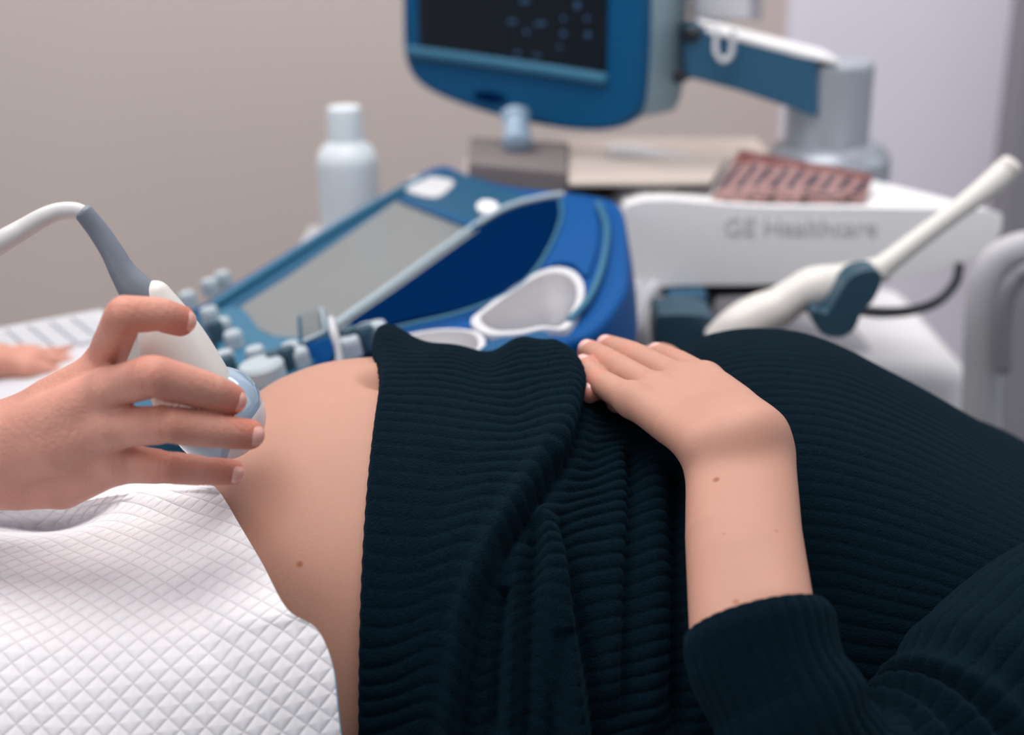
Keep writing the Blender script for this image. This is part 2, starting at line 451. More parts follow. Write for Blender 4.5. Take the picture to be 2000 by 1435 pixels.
def bvh_of(V, Q): return BVHTree.FromPolygons([tuple(map(float, v)) for v in V], [tuple(map(int, q)) for q in Q])
def fingernail(bvh, g, dors, m, parent, length=1.45, width=0.80, label=None, back=0.12):
    """curved nail plate laid on the finger's surface near the tip"""
    tip = Vector(g[-1][:3]); prev = Vector(g[-2][:3]); r = g[-1][3]
    ax = (tip - prev).normalized(); d = Vector(dors); d = (d - ax * d.dot(ax)).normalized(); sd = ax.cross(d)
    nu, nv = 15, 13; pts = np.zeros((nu, nv, 3)); 
    for i in range(nu):
        for j in range(nv):
            u = i / (nu - 1) * 2 - 1; v = j / (nv - 1) * 2 - 1
            # rounded rectangle (squircle) mapping
            uu = u * math.sqrt(max(0, 1 - 0.42 * v * v)); vv = v * math.sqrt(max(0, 1 - 0.30 * u * u))
            s = (uu * length * 0.5 + back) * r; q = vv * width * r
            o = tip + ax * s + sd * q + d * r * 3
            hit = bvh.ray_cast(o, -d, r * 4)
            base = hit[0] if hit[0] is not None else tip + ax * s + sd * q + d * r * 0.4
            edge = max(abs(u), abs(v))
            pts[i, j] = base + d * (0.0007 * (1 - edge ** 8) - 0.0002 * (edge ** 8))
    k = np.ones((3, 3)) / 9
    for _ in range(2):
        p2 = pts.copy()
        p2[1:-1, 1:-1] = sum(pts[1 + a:nu - 1 + a, 1 + b:nv - 1 + b] for a in (-1, 0, 1) for b in (-1, 0, 1)) / 9
        pts = p2
    me = np_mesh('fingernail', pts.reshape(-1, 3), grid_quads(nu, nv))
    return link('fingernail', me, m, parent)
bA = bvh_of(AV, AQ)
for g, dd in zip(fing, ((0.1, -.9, .8), (0.0, -1, .8), (-0.1, -1, .8), (-0.3, -1, .8))): fingernail(bA, g, dd, M['nail'], body, back=-0.1)
bR = bvh_of(RV, RQ); fingernail(bR, rfing[0], (0.1, -.3, 1), M['nail'], body)
def on(V, px, py):
    qx, qy = project(V[:, 0], V[:, 1], V[:, 2]); m = np.hypot(qx - px, qy - py) < 5
    return Vector(V[m][np.argmin(V[m][:, 1])].tolist())
spots(M['skin'], [(on(AV, 1400, 932), 0.0022, (150, 95, 70)), (on(AV, 1440, 1171), 0.002, (165, 112, 88)), (on(TV, 587, 1105), 0.0022, (160, 100, 75)), (on(AV, 1412, 1040), 0.0012, (175, 125, 100)), (on(AV, 1520, 1033), 0.0013, (175, 125, 100))], None, None)

spots(M['skin'], [(Vector(g[i][:3]), (0.016, 0.011)[i == 1], (205, 128, 112)) for g in fing + rfing[:1] for i in (1, 3)], 0.5, None)

# ------------------------------------------------------------------ sweater
def seg_dist(px, py, line):
    """signed distance in px to a polyline (positive on the left of travel) and how far along (0..1)"""
    line = spline(line, 6); best = np.full(px.shape, 1e9); sg = np.zeros(px.shape); al = np.zeros(px.shape)
    n = len(line) - 1
    for i in range(n):
        a, b = line[i], line[i + 1]; d = b - a; L = d @ d
        t = ((px - a[0]) * d[0] + (py - a[1]) * d[1]) / L; tc = np.clip(t, 0, 1)
        dist = np.hypot(px - a[0] - tc * d[0], py - a[1] - tc * d[1])
        cr = (px - a[0]) * d[1] - (py - a[1]) * d[0]
        m = dist < best
        best = np.where(m, dist, best); sg = np.where(m, np.sign(cr), sg); al = np.where(m, (i + tc) / n, al)
    return best * sg, al
def sst(a, b, x):
    t = np.clip((x - a) / (b - a), 0, 1); return t * t * (3 - 2 * t)
def ridge(px, py, line, wd, amp, f0=.12, f1=.12):
    d, al = seg_dist(px, py, line)
    return amp * np.exp(-(d / wd) ** 2) * sst(0, f0, al + 1e-3) * sst(0, f1, 1 - al + 1e-3)
def waves(x, y, seed, sc):
    r = np.random.RandomState(seed); o = 0
    for i in range(7):
        a = r.uniform(0, 6.28); f = sc * r.uniform(.5, 1.6); o = o + np.sin((x * np.cos(a) + y * np.sin(a)) * f + r.uniform(0, 6.28))
    return o / 3.2
HEM = -0.0735
ku = np.concatenate([np.linspace(HEM, 0.24, 300), np.linspace(0.2412, 0.66, 210)])
kv = np.linspace(math.radians(-38), math.radians(205), 900)
X2 = np.repeat(ku[:, None], len(kv), 1); TH = np.repeat(kv[None, :], len(ku), 0)
B0 = torso(X2, TH, kx, kh)
dU = np.gradient(B0, axis=0); dV = np.gradient(B0, axis=1)
NRM = np.cross(dU, dV); NRM /= np.linalg.norm(NRM, axis=-1)[..., None]
if NRM[150, 450, 2] < 0: NRM = -NRM
PX, PY = project(B0[..., 0], B0[..., 1], B0[..., 2])
L1 = [(1104, 690), (1098, 730), (1122, 790), (1108, 880), (1076, 939), (1032, 1005), (977, 1100), (936, 1194), (916, 1305), (899, 1435), (885, 1700)]
d1, al1 = seg_dist(PX, PY, L1)
near = sst(math.radians(118), math.radians(95), TH) if False else 1 - sst(math.radians(95), math.radians(120), TH)
if d1[60, 300] < 0: d1 = -d1         # positive towards the hem
D = 0.008 * sst(-60, 40, d1) * 0.5 + 0.0065 * sst(-7, 9, d1) + 0 + 0.004 * np.exp(-((d1 - 26) / 20) ** 2) * near
D = D + ridge(PX, PY, [(1050, 985), (1075, 1080), (1085, 1180), (1100, 1300), (1115, 1420), (1125, 1600)], 22, 0.011)
D = D - ridge(PX, PY, [(1078, 1000), (1106, 1100), (1124, 1200), (1144, 1310), (1158, 1420), (1170, 1600)], 13, 0.006)
D = D - ridge(PX, PY, [(1052, 1010), (1040, 1100), (1030, 1250), (1020, 1480)], 16, 0.007)
D = D + ridge(PX, PY, [(1020, 1060), (1005, 1180), (1000, 1320), (995, 1500)], 16, 0.005)
D = D - ridge(PX, PY, [(1090, 1230), (1085, 1330), (1080, 1500)], 13, 0.004)
D = D + ridge(PX, PY, [(1195, 870), (1200, 1000), (1190, 1150), (1180, 1400)], 28, 0.004)
D = D - ridge(PX, PY, [(1228, 870), (1228, 1000), (1218, 1150), (1210, 1420)], 12, 0.005)
D = D + ridge(PX, PY, [(1270, 880), (1275, 1000), (1270, 1200), (1260, 1450)], 24, 0.004)
D = D - ridge(PX, PY, [(1318, 900), (1322, 1000), (1325, 1200), (1320, 1450)], 18, 0.010)
D = D - ridge(PX, PY, [(880, 900), (850, 1100), (835, 1300), (830, 1450)], 60, 0.002)
D = D - ridge(PX, PY, [(990, 1150), (978, 1250), (966, 1440)], 12, 0.005)
D = D - ridge(PX, PY, [(1128, 800), (1106, 895), (1064, 970), (1022, 1030), (966, 1120)], 12, 0.005)
# bunched folds over the top of the belly
Xs = X2; deg = np.degrees(TH)
def lump(x, t, wx, wt, amp): return amp * np.exp(-((Xs - x) / wx) ** 2 - ((deg - t) / wt) ** 2)
D = D + lump(-0.068, 110, 0.012, 9, 0.0120) + lump(-0.04, 106, 0.016, 12, 0.002) - lump(-0.014, 102, 0.011, 16, 0.005)
D = D + lump(0.006, 106, 0.013, 16, 0.006) + lump(0.030, 92, 0.011, 16, 0.0045) + lump(0.024, 70, 0.012, 14, 0.003) - lump(0.002, 78, 0.010, 14, 0.003)
D = D + 0.0016 * waves(X2 * 1000, deg * 2.4, 3, 0.055)
# hem roll
edge = np.exp(-((X2 - HEM) / 0.0035) ** 2)
D = D + 0.0012 * np.exp(-((X2 - HEM - 0.006) / 0.005) ** 2) - 0.0075 * np.exp(-((X2 - HEM) / 0.0009) ** 2)
# ribs run along the body
ref = torso(np.full(len(kv), 0.0), kv, kx, kh); arc = np.concatenate([[0], np.cumsum(np.linalg.norm(np.diff(ref, axis=0), axis=1))])
warp = 0.5 * waves(X2 * 1000, deg * 1.2, 11, 0.06) * (1 - sst(.14, .2, X2)) + 0.10 * waves(X2 * 1000, deg * 3, 5, 0.14)
sag = 1.6 * np.exp(-((d1 + 30) / 55) ** 2) * near - 0.5 * np.exp(-((d1 - 70) / 50) ** 2)
pitch = 0.0078
diag = (PX - 1075) * 0.045 * np.exp(-((PX - 1078) / 42) ** 2 - ((PY - 1300) / 200) ** 2) * near
ph = arc[None, :] / pitch + warp + sag + diag
rib = np.sqrt(np.abs(np.sin(math.pi * ph)) + 0.02)
tight = (0.0021 - 0.0010 * sst(.10, .17, X2)) * (0.75 + 0.35 * waves(X2 * 1000, deg * 2, 21, 0.05))
D = D + tight * (rib - 0.6) * (1 - 0.75 * np.exp(-((X2 - HEM) / 0.004) ** 2))
KV = B0 + NRM * (D + 0.0035)[..., None]
# the far end of the hem flips up and leans over the navel
lean = np.exp(-((deg - 106) / 12) ** 2) * np.exp(-((X2 - HEM) / 0.018) ** 2)
KV[..., 0] -= 0.010 * lean
KV[..., 0] += 0.0002 * np.sin(math.pi * 2 * ph) * np.exp(-((X2 - HEM) / 0.004) ** 2)
sweater = link('sweater', np_mesh('sweater', KV.reshape(-1, 3), grid_quads(len(ku), len(kv))), M['knit'], body)

def sleeve_disp(L, th, R):
    nr = 30
    c = np.sqrt(np.abs(np.sin(th * nr / 2 + 0.25 * np.sin(L * 55))) + 0.02) * 0.0016 - 0.0008
    # wrinkles across the sleeve, gathered at the elbow
    wr = 0.0042 * np.sin(L * 230 + 1.6 * np.sin(th * 1.0 + .6) + 0.8 * np.sin(th * 2 + L * 30)) * np.exp(-((L - 0.135) / 0.055) ** 2)
    wr = wr + 0.0022 * np.sin(L * 150 + 1.2 * np.sin(th + 2)) * np.exp(-((L - 0.04) / 0.03) ** 2)
    cuff = -0.008 * np.exp(-(L / 0.0012) ** 2) + 0.0012 * np.exp(-((L - 0.008) / 0.005) ** 2)
    return c + wr + cuff
sl = [pt(1472, 1203, .552, 137), pt(1492, 1270, .541, 146), pt(1520, 1350, .530, 152), pt(1575, 1455, .520, 150), pt(1690, 1540, .525, 160), pt(1830, 1485, .56, 178), pt(1965, 1348, .60, 202), pt(2150, 1235, .655, 215), pt(2400, 1150, .72, 205)]
# tilt of the cuff comes from the first two points
V, Q = tube(sl, 420, 60, cap=False, disp=sleeve_disp)
link('sleeve', np_mesh('sleeve', V, Q), M['knit'], body)

# ------------------------------------------------------------------ couch
couch = thing('examination_couch', 'padded dark examination couch under the lying person', 'couch', (0, 0.75, 0))
link('mattress', bm_mesh('mattress', lambda b: box(b, (-0.1, 0.77, 0.66), (2.0, 0.68, 0.09))), M['couch'], couch, bevel=0.02)
link('base', bm_mesh('base', lambda b: box(b, (-0.1, 0.77, 0.33), (1.5, 0.4, 0.57))), M['metal'], couch, bevel=0.02)

# ------------------------------------------------------------------ paper sheet over the legs
mp_ = bpy.data.materials.new('quilted paper'); mp_.use_nodes = True
nt = mp_.node_tree; b = nt.nodes['Principled BSDF']
b.inputs['Base Color'].default_value = lin(238, 235, 238); b.inputs['Roughness'].default_value = 0.85; b.inputs['Specular IOR Level'].default_value = 0.2
b.inputs['Subsurface Weight'].default_value = 0.1; b.inputs['Subsurface Scale'].default_value = 0.003
uvn = nt.nodes.new('ShaderNodeUVMap'); sp = nt.nodes.new('ShaderNodeSeparateXYZ'); nt.links.new(uvn.outputs[0], sp.inputs[0])
def mth(op, a, c=None):
    n = nt.nodes.new('ShaderNodeMath'); n.operation = op
    for i, v in enumerate((a, c)):
        if v is None: continue
        if isinstance(v, (int, float)): n.inputs[i].default_value = v
        else: nt.links.new(v, n.inputs[i])
    return n.outputs[0]
fa = mth('ABSOLUTE', mth('SINE', mth('MULTIPLY', sp.outputs[0], math.pi)))
fb = mth('ABSOLUTE', mth('SINE', mth('MULTIPLY', sp.outputs[1], math.pi)))
hgt = mth('POWER', mth('MINIMUM', fa, fb), 0.55)
nz = nt.nodes.new('ShaderNodeTexNoise'); nz.inputs['Scale'].default_value = 900
hh_ = mth('ADD', hgt, mth('MULTIPLY', nz.outputs['Fac'], 0.12))
bp = nt.nodes.new('ShaderNodeBump'); bp.inputs['Strength'].default_value = 0.8; bp.inputs['Distance'].default_value = 0.0013
nt.links.new(hh_, bp.inputs['Height']); nt.links.new(bp.outputs['Normal'], b.inputs['Normal'])
# rows: (left px,py,Y) (mid) (edge px,py,Y)
rows = [((-500, 1000, .90), (-60, 985, .88), (120, 970, .86), (300, 955, .82), (400, 940, .79)),
        ((-500, 980, .80), (-60, 965, .79), (120, 950, .77), (300, 940, .74), (405, 935, .74)),
        ((-500, 975, .73), (-60, 972, .71), (120, 975, .70), (300, 950, .70), (418, 947, .672)),
        ((-500, 1010, .70), (-60, 1000, .70), (110, 1002, .700), (290, 962, .690), (430, 960, .665)),
        ((-500, 1045, .70), (-60, 1030, .70), (110, 1032, .702), (280, 975, .685), (438, 972, .657)),
        ((-500, 1080, .655), (-60, 1062, .662), (130, 1042, .668), (290, 1008, .668), (449, 990, .648)),
        ((-500, 1110, .635), (-60, 1092, .640), (130, 1078, .645), (290, 1048, .645), (468, 1024, .632)),
        ((-500, 1180, .595), (-60, 1165, .600), (130, 1150, .605), (310, 1125, .607), (512, 1101, .603)),
        ((-500, 1255, .565), (-60, 1245, .567), (140, 1235, .572), (330, 1215, .573), (560, 1188, .570)),
        ((-500, 1320, .550), (-60, 1315, .552), (150, 1308, .555), (350, 1285, .557), (618, 1224, .564)),
        ((-500, 1395, .537), (-60, 1390, .539), (150, 1385, .542), (360, 1365, .545), (648, 1292, .556)),
        ((-500, 1480, .526), (-60, 1475, .528), (150, 1470, .531), (360, 1460, .534), (660, 1390, .547)),
        ((-500, 1600, .517), (-60, 1590, .519), (150, 1585, .522), (360, 1575, .525), (672, 1500, .540)),
        ((-500, 1800, .510), (-60, 1790, .512), (150, 1785, .515), (360, 1775, .518), (685, 1680, .534))]
G3 = np.array([[list(P(*c)) for c in r] for r in rows])          # (R,5,3)
G3 = np.array([spline(r, 40) for r in G3])                        # along X
G3 = np.transpose(np.array([spline(G3[:, j], 22) for j in range(G3.shape[1])]), (1, 0, 2))
nr, nc = G3.shape[:2]
# gentle creases
GX, GY = project(G3[..., 0], G3[..., 1], G3[..., 2])
G3[..., 2] += 0.0012 * waves(GX, GY, 8, 0.02)
G3[..., 2] -= ridge(GX, GY, [(360, 1120), (420, 1260), (500, 1380), (560, 1460)], 30, 0.0015)
PQ = grid_quads(nr, nc)
me = np_mesh('paper', G3.reshape(-1, 3), PQ)
sv = np.concatenate([np.zeros((1, nc)), np.cumsum(np.linalg.norm(np.diff(G3, axis=0), axis=2), axis=0)])
RF = 8 * 22
uu, vv = G3[..., 0], sv - sv[RF:RF + 1] - G3[RF:RF + 1, :, 1]
cell = 0.0078; ca, sa = math.cos(math.radians(44)), math.sin(math.radians(44))
UVc = np.stack([(uu * ca + vv * sa) / cell, (-uu * sa + vv * ca) / cell], -1).reshape(-1, 2)
li = np.empty(len(me.loops), dtype=np.int32); me.loops.foreach_get('vertex_index', li)
uvl = me.uv_layers.new(name='UVMap'); uvl.data.foreach_set('uv', UVc[li].astype(np.float32).ravel())
paper = link('paper_sheet', me, mp_, smooth=True)
tag(paper, 'white diamond-quilted disposable paper sheet spread over the legs and hips', 'paper sheet')
bk = G3[7 * 22:].copy(); bk[..., 2] -= 0.0022; bk[..., 0] += 0.0007
link('backing', np_mesh('backing', bk.reshape(-1, 3), grid_quads(bk.shape[0], nc)), M['backing'], paper, label='thin pale blue plastic backing')

# ------------------------------------------------------------------ sonographer
sfing = [H((198, 722, .640, 38), (243, 614, .600, 38), (312, 614, .610, 34), (351, 626, .622, 31)),
         H((215, 757, .610, 40), (298, 734, .583, 43), (404, 762, .598, 37), (449, 780, .612, 32)),
         H((220, 835, .605, 40), (328, 829, .583, 38), (434, 843, .598, 33.5), (487, 848, .608, 30)),
         H((228, 903, .615, 39), (324, 912, .600, 33), (404, 920, .608, 29), (452, 922, .616, 26))]
sthumb = [H((70, 810, .66, 40), (220, 770, .70, 34), (330, 715, .705, 28), (412, 694, .70, 26))]
smeta = [H((15, 838, .640, 46), (100, 782, .632, 46), (192, 726, .628, 39)),
         H((10, 858, .625, 52), (110, 815, .612, 50), (208, 762, .608, 42)),
         H((8, 900, .625, 52), (115, 870, .610, 55), (215, 835, .605, 43)),
         H((12, 932, .638, 56), (120, 936, .628, 59), (222, 905, .615, 42))]
sarm = [H((15, 868, .632, 78), (-120, 872, .64, 84), (-400, 850, .70, 110), (-700, 820, .80, 120)),
        H((15, 908, .632, 80), (-120, 905, .64, 86), (-400, 880, .70, 110), (-700, 850, .80, 120))]
lo, hi = bounds(sfing + smeta + [[sarm[0][1]]], 0.008); lo[0] = P(-160, 885, .64).x
S = SDF(lo, hi, 0.00095)
for g in smeta + sarm: S.chain(g, 0.014)
for x, y, Y, r in ((212, 762, .600, 30), (222, 835, .598, 30), (228, 900, .607, 28)): S.capsule(pt(x, y, Y, r), pt(x + 6, y, Y, r), 0.010)
G = S.blank()
for g in sfing + sthumb:
    G2 = S.blank(); S.chain(g, 0, G2); kk = 0.0022
    hh0 = np.maximum(kk - np.abs(G - G2), 0) / kk; G = np.minimum(G, G2) - hh0 ** 3 * kk / 6
S.merge(G, 0.007)
SV, SQ = S.mesh()
for g in sfing:
    for i in (1, 2): SV = groove(SV, g[i], np.array(g[i + 1][:3]) - np.array(g[i - 1][:3]), 0.0007 if i == 1 else 0.0005, rad=0.018)
# other hand, resting on the keyboard
lf = [H((62, 700, 1.10, 20), (105, 694, 1.13, 17), (135, 692, 1.145, 15), (155, 694, 1.15, 13)),
      H((58, 712, 1.09, 20), (100, 708, 1.11, 17), (130, 708, 1.12, 15), (150, 711, 1.125, 13)),
      H((50, 722, 1.08, 20), (88, 726, 1.09, 17), (112, 730, 1.095, 15)),
      H((40, 690, 1.11, 19), (85, 690, 1.15, 14), (120, 692, 1.17, 12))]
la = [H((58, 706, 1.095, 24), (0, 702, 1.09, 32), (-60, 694, 1.08, 30), (-250, 660, 1.02, 44)),
      H((45, 716, 1.085, 22), (0, 712, 1.08, 28), (-60, 704, 1.07, 28), (-250, 675, 1.01, 44))]
lo, hi = bounds(lf + la[:1], 0.008); 
S = SDF(lo, hi, 0.0018)
for g in la: S.chain(g, 0.014)
G = S.blank()
for g in lf: S.chain(g, 0.003, G)
S.merge(G, 0.01)
LV, LQ = S.mesh()
rt, rq = tube([sarm[0][1], sarm[0][2], (-0.62, .90, 1.02, .035), (-0.84, 1.16, 1.24, .05), (-0.88, 1.32, 1.26, .06), (-0.86, 1.48, 1.22, .05), (-0.60, 1.14, .95, .033), la[0][3]], 24)
son = thing('person', 'person in blue scrubs at left, pressing the white probe to the belly', 'person', (-0.8, 0.9, 0.0))
V, Q = join_np([(SV, SQ), (LV, LQ), (rt, rq)])
sbody = link('body', np_mesh('body', V, Q), M['skin2'], son)
bS = bvh_of(SV, SQ)
for g, dd, bb in zip(sfing, ((0.35, -1, 0.45), (0.50, -1, .35), (0.35, -1, .30), (0.3, -1, 0.2)), (.18, .2, .18, .15)):
    fingernail(bS, g, dd, M['nail2'], sbody, length=1.45, width=0.74, back=bb)
spots(M['skin2'], [(Vector(g[i][:3]), (0.020, 0.014)[i == 1], (190, 98, 76)) for g in sfing for i in (3,)], 0.5, None)
spots(M['skin2'], [(Vector(g[1][:3]), 0.015, (190, 98, 76)) for g in sfing], 0.22, None)
# scrub top: torso and both sleeves
S = SDF((-1.15, 0.5, 0.45), (-0.235, 1.65, 1.55), 0.008)
cuffp = P(-40, 885, .635)
S.chain([tuple(P(12, 884, .634)) + (0.0252,), tuple(P(-200, 878, .645)) + (0.034,), tuple(P(-420, 865, .70)) + (0.042,), (-0.62, .90, 1.02, .05), (-0.84, 1.16, 1.24, .065)], 0.02)
S.chain([tuple(P(-190, 672, 1.04)) + (0.034,), (-0.60, 1.14, .95, .045), (-0.86, 1.48, 1.22, .065)], 0.02)
S.chain([(-0.86, 1.18, 1.22, .085), (-0.88, 1.46, 1.22, .085)], 0.05)
S.chain([(-0.90, 1.32, 1.18, .14), (-0.92, 1.32, .66, .16)], 0.08)
V, Q = S.mesh(); link('scrub_top', np_mesh('scrub_top', V, Q), M['scrub'], sbody, label='blue scrub top with long sleeves')

# ------------------------------------------------------------------ probe in the hand
probe = thing('ultrasound_probe', 'white convex ultrasound probe held in the hand against the belly, grey cable neck', 'probe', tuple(P(400, 780, .66)))
gs = [H((304, 578, .655, 31), (318, 618, .655, 47), (336, 668, .655, 64), (354, 715, .655, 75), (374, 760, .655, 80), (392, 795, .655, 76))]
lo, hi = bounds(gs, 0.01); S = SDF(lo, hi, 0.0012)
S.chain([tuple(q) for q in spline(gs[0], 5)], 0.001)
# cut the top flat where the grey neck enters
V, Q = S.mesh(); link('handle_shell', np_mesh('handle_shell', V, Q), M['probe_white'], probe)
def ellipsoid(c, ax, ay, az, n=48):
    th = np.linspace(0, math.pi, n)[:, None]; ph = np.linspace(0, 2 * math.pi, n * 2, endpoint=False)[None, :]
    V = np.array(c)[None, None] + (np.sin(th) * np.cos(ph))[..., None] * np.array(ax) + (np.sin(th) * np.sin(ph))[..., None] * np.array(ay) + (np.cos(th) * np.ones_like(ph))[..., None] * np.array(az)
    return V.reshape(-1, 3), grid_quads(n, 2 * n, cv=True)
pc = P(424, 808, .66); e1 = (P(500, 850, .66) - pc).normalized(); e3 = Vector((0, 1, 0)); e2 = e3.cross(e1).normalized()
sc = RR(90, 808, .66)
V, Q = ellipsoid(pc, e1 * sc * 0.98, e2 * sc * 1.04, e3 * sc * 1.15); link('head', np_mesh('head', V, Q), M['head'], probe, label='pale blue rounded probe head')
V, Q = ellipsoid(pc + e1 * sc * 0.28, e1 * sc * 0.78, e2 * sc * 0.86, e3 * sc * 1.0); link('lens', np_mesh('lens', V, Q), M['lens'], probe)
nk = [pt(163, 414, .66, 19), pt(193, 452, .66, 20.5), pt(219, 492, .658, 22), pt(240, 530, .656, 26), pt(265, 564, .655, 34), pt(292, 592, .655, 38)]
tube_obj('strain_relief', nk, M['relief'], probe, nseg=32, label='tapered grey rubber cable neck')
cb = [pt(178, 436, .66, 14), pt(164, 418, .66, 15.5), pt(145, 411, .66, 16.5), pt(115, 413, .66, 17.5), pt(85, 424, .658, 18.5), pt(45, 447, .655, 20), pt(0, 474, .65, 22), pt(-60, 515, .65, 23), pt(-160, 620, .68, 23), pt(-200, 760, .8, 22), pt(-150, 900, .95, 20)]
tube_obj('cable', cb, M['cable_grey'], probe, nseg=24)

# ------------------------------------------------------------------ ultrasound machine
mach = thing('ultrasound_machine', 'blue and white ultrasound machine with tilted monitor and control panel behind the belly', 'ultrasound machine', (0.15, 1.5, 0))
pa, pb, pd = P(480, 600, 1.15), P(780, 390, 1.40), P(650, 640, 1.06)
pn = (pb - pa).cross(pd - pa).normalized()
if pn.z < 0: pn = -pn
def PP(px, py, up=0): return plane_hit(px, py, pa + pn * up, pn)
def plate(name, outl, m, top=0.0, thick=0.004, parent=mach, n=6, bevel=0.0015, closed=True, label=None):
    pts = spline(outl, n, True) if n > 1 else outl
    pts = [PP(x, y, top) for x, y in pts]
    return link(name, bm_mesh(name, lambda b: prism(b, pts, -pn * thick)), m, parent, bevel=bevel, label=label)
def band(name, line, wpx, m, top=0.0, h=0.003, parent=mach, label=None, closed=False):
    ctrl = [tuple(PP(x, y, top)) + (RR(wpx, y, 1.2),) for x, y in line]
    V, Q = tube(ctrl, 12); return link(name, np_mesh(name, V, Q), m, parent, label=label)
# panel body
pan = plate('control_panel', [(330, 640), (400, 588), (500, 525), (640, 440), (770, 365), (835, 330), (875, 322), (915, 338), (1000, 362), (1100, 372), (1180, 384), (1212, 400), (1222, 440), (1228, 520), (1222, 565), (1190, 615), (1150, 650), (1110, 664), (1040, 700), (900, 735), (760, 750), (600, 765), (480, 790), (400, 760)], M['blue'], -0.002, 0.05, n=5, bevel=0.006)
plate('panel_top', [(352, 640), (420, 588), (520, 528), (650, 450), (775, 377), (838, 340), (880, 334), (990, 370), (1050, 386), (1000, 402), (800, 548), (655, 642), (700, 680), (640, 760), (520, 790), (420, 740)], M['teal'], 0.001, 0.004, parent=pan, n=4)
plate('touch_screen', [(468, 598), (560, 540), (772, 392), (788, 390), (925, 436), (935, 448), (800, 545), (660, 642), (560, 668), (500, 640)], M['screen_pale'], 0.003, 0.004, parent=pan, n=1, label='pale grey touch screen')
plate('lower_fascia', [(420, 620), (470, 600), (520, 650), (620, 665), (600, 720), (520, 770), (440, 720)], M['cyan'], 0.0055, 0.006, parent=pan, n=4)
band('edge_strip', [(415, 596), (520, 530), (650, 448), (780, 372), (835, 345)], 8, M['cyan'], 0.004, parent=pan)
band('divider_strip', [(655, 634), (760, 560), (880, 474), (960, 420), (1010, 398), (1070, 384), (1100, 380)], 7, M['strip'], 0.004, parent=pan, label='pale grey raised divider strip')
plate('recess', [(664, 640), (770, 566), (880, 486), (960, 428), (1015, 400), (1090, 388), (1088, 430), (1062, 490), (1020, 545), (960, 585), (880, 606), (780, 626), (690, 656)], M['navy'], 0.0025, 0.003, parent=pan, n=3, label='navy leaf-shaped recess')
band('rim_line', [(1168, 396), (1184, 440), (1182, 490), (1168, 545), (1145, 590), (1112, 626)], 6, M['cyan'], 0.004, parent=pan)
band('recess_highlight', [(700, 658), (800, 634), (895, 612), (975, 582), (1035, 540), (1075, 480), (1096, 425), (1094, 392)], 4, M['cyan'], 0.003, parent=pan)  # light cyan band paints the highlight along the recess edge
plate('side_wing', [(1098, 384), (1150, 388), (1165, 410), (1168, 470), (1150, 530), (1140, 535), (1120, 515), (1085, 512), (1050, 525), (1090, 450)], M['blue'], 0.0015, 0.003, parent=pan, n=3)
def opening(name, outl, top):
    r = plate(name, outl, M['ring'], top, 0.008, parent=pan, n=5, bevel=0.002, label='probe cup with pale rim')
    c = np.mean(np.array(outl), axis=0)
    inn = [tuple(c + (np.array(p) - c) * 0.84) for p in outl]
    plate('cup_floor', inn, M['grey_pad'], top + 0.0012, 0.002, parent=r, n=5, bevel=0)
opening('probe_cup', [(918, 626), (945, 600), (1000, 560), (1050, 530), (1090, 520), (1125, 530), (1142, 560), (1132, 600), (1105, 640), (1060, 640), (1010, 650), (950, 650)], 0.004)
opening('probe_cup', [(745, 668), (800, 650), (870, 640), (930, 645), (948, 665), (930, 690), (860, 705), (780, 705)], 0.004)
plate('front_ledge', [(960, 664), (1010, 656), (1060, 645), (1082, 665), (1080, 700), (1000, 720), (900, 720)], M['bezelblue'], 0.010, 0.02, parent=pan, n=4)
plate('dark_strip', [(776, 388), (786, 380), (935, 434), (925, 446)], M['bezelblue'], 0.006, 0.004, parent=pan, n=1, bevel=0.0005)
plate('top_label', [(792, 362), (815, 343), (880, 350), (882, 362), (850, 384), (800, 374)], M['ring'], 0.004, 0.003, parent=pan, n=3, bevel=0.0008, label='white rounded label plate')
plate('round_button', [(930, 402), (940, 391), (960, 391), (973, 399), (962, 411), (942, 412)], M['white'], 0.007, 0.006, parent=pan, n=5, bevel=0.001)
# knobs
def knob_mesh(r, h):
    me = bm_mesh('knob', lambda b: lathe(b, [(0, 0), (r, 0), (r, h * .8), (r * .85, h), (0, h)], seg=24)); me.materials.append(M['knobm']); me.polygons.foreach_set('use_smooth', [False] * len(me.polygons)); return me
km = knob_mesh(0.0075, 0.014); km2 = knob_mesh(0.017, 0.014); kdk = knob_mesh(0.0065, 0.018); kdk.materials.clear(); kdk.materials.append(M['darkteal'])
qrot = Vector((0, 0, 1)).rotation_difference(pn)
def knob(px, py, me, top=0.004):
    o = bpy.data.objects.new('knob', me); COL.objects.link(o); o.parent = pan
    o.matrix_parent_inverse = Matrix.Identity(4); o.location = PP(px, py, top); o.rotation_mode = 'QUATERNION'; o.rotation_quaternion = qrot
for px, py in ((415, 632), (440, 655), (462, 680), (505, 712), (575, 704), (590, 716), (702, 678), (722, 668), (742, 664), (690, 694), (445, 720), (415, 575), (440, 560), (372, 600)): knob(px, py, km)
for px, py in ((428, 668), (545, 730), (570, 722), (690, 684), (722, 680), (452, 740)): knob(px, py, kdk)
knob(516, 742, km2, 0.006)
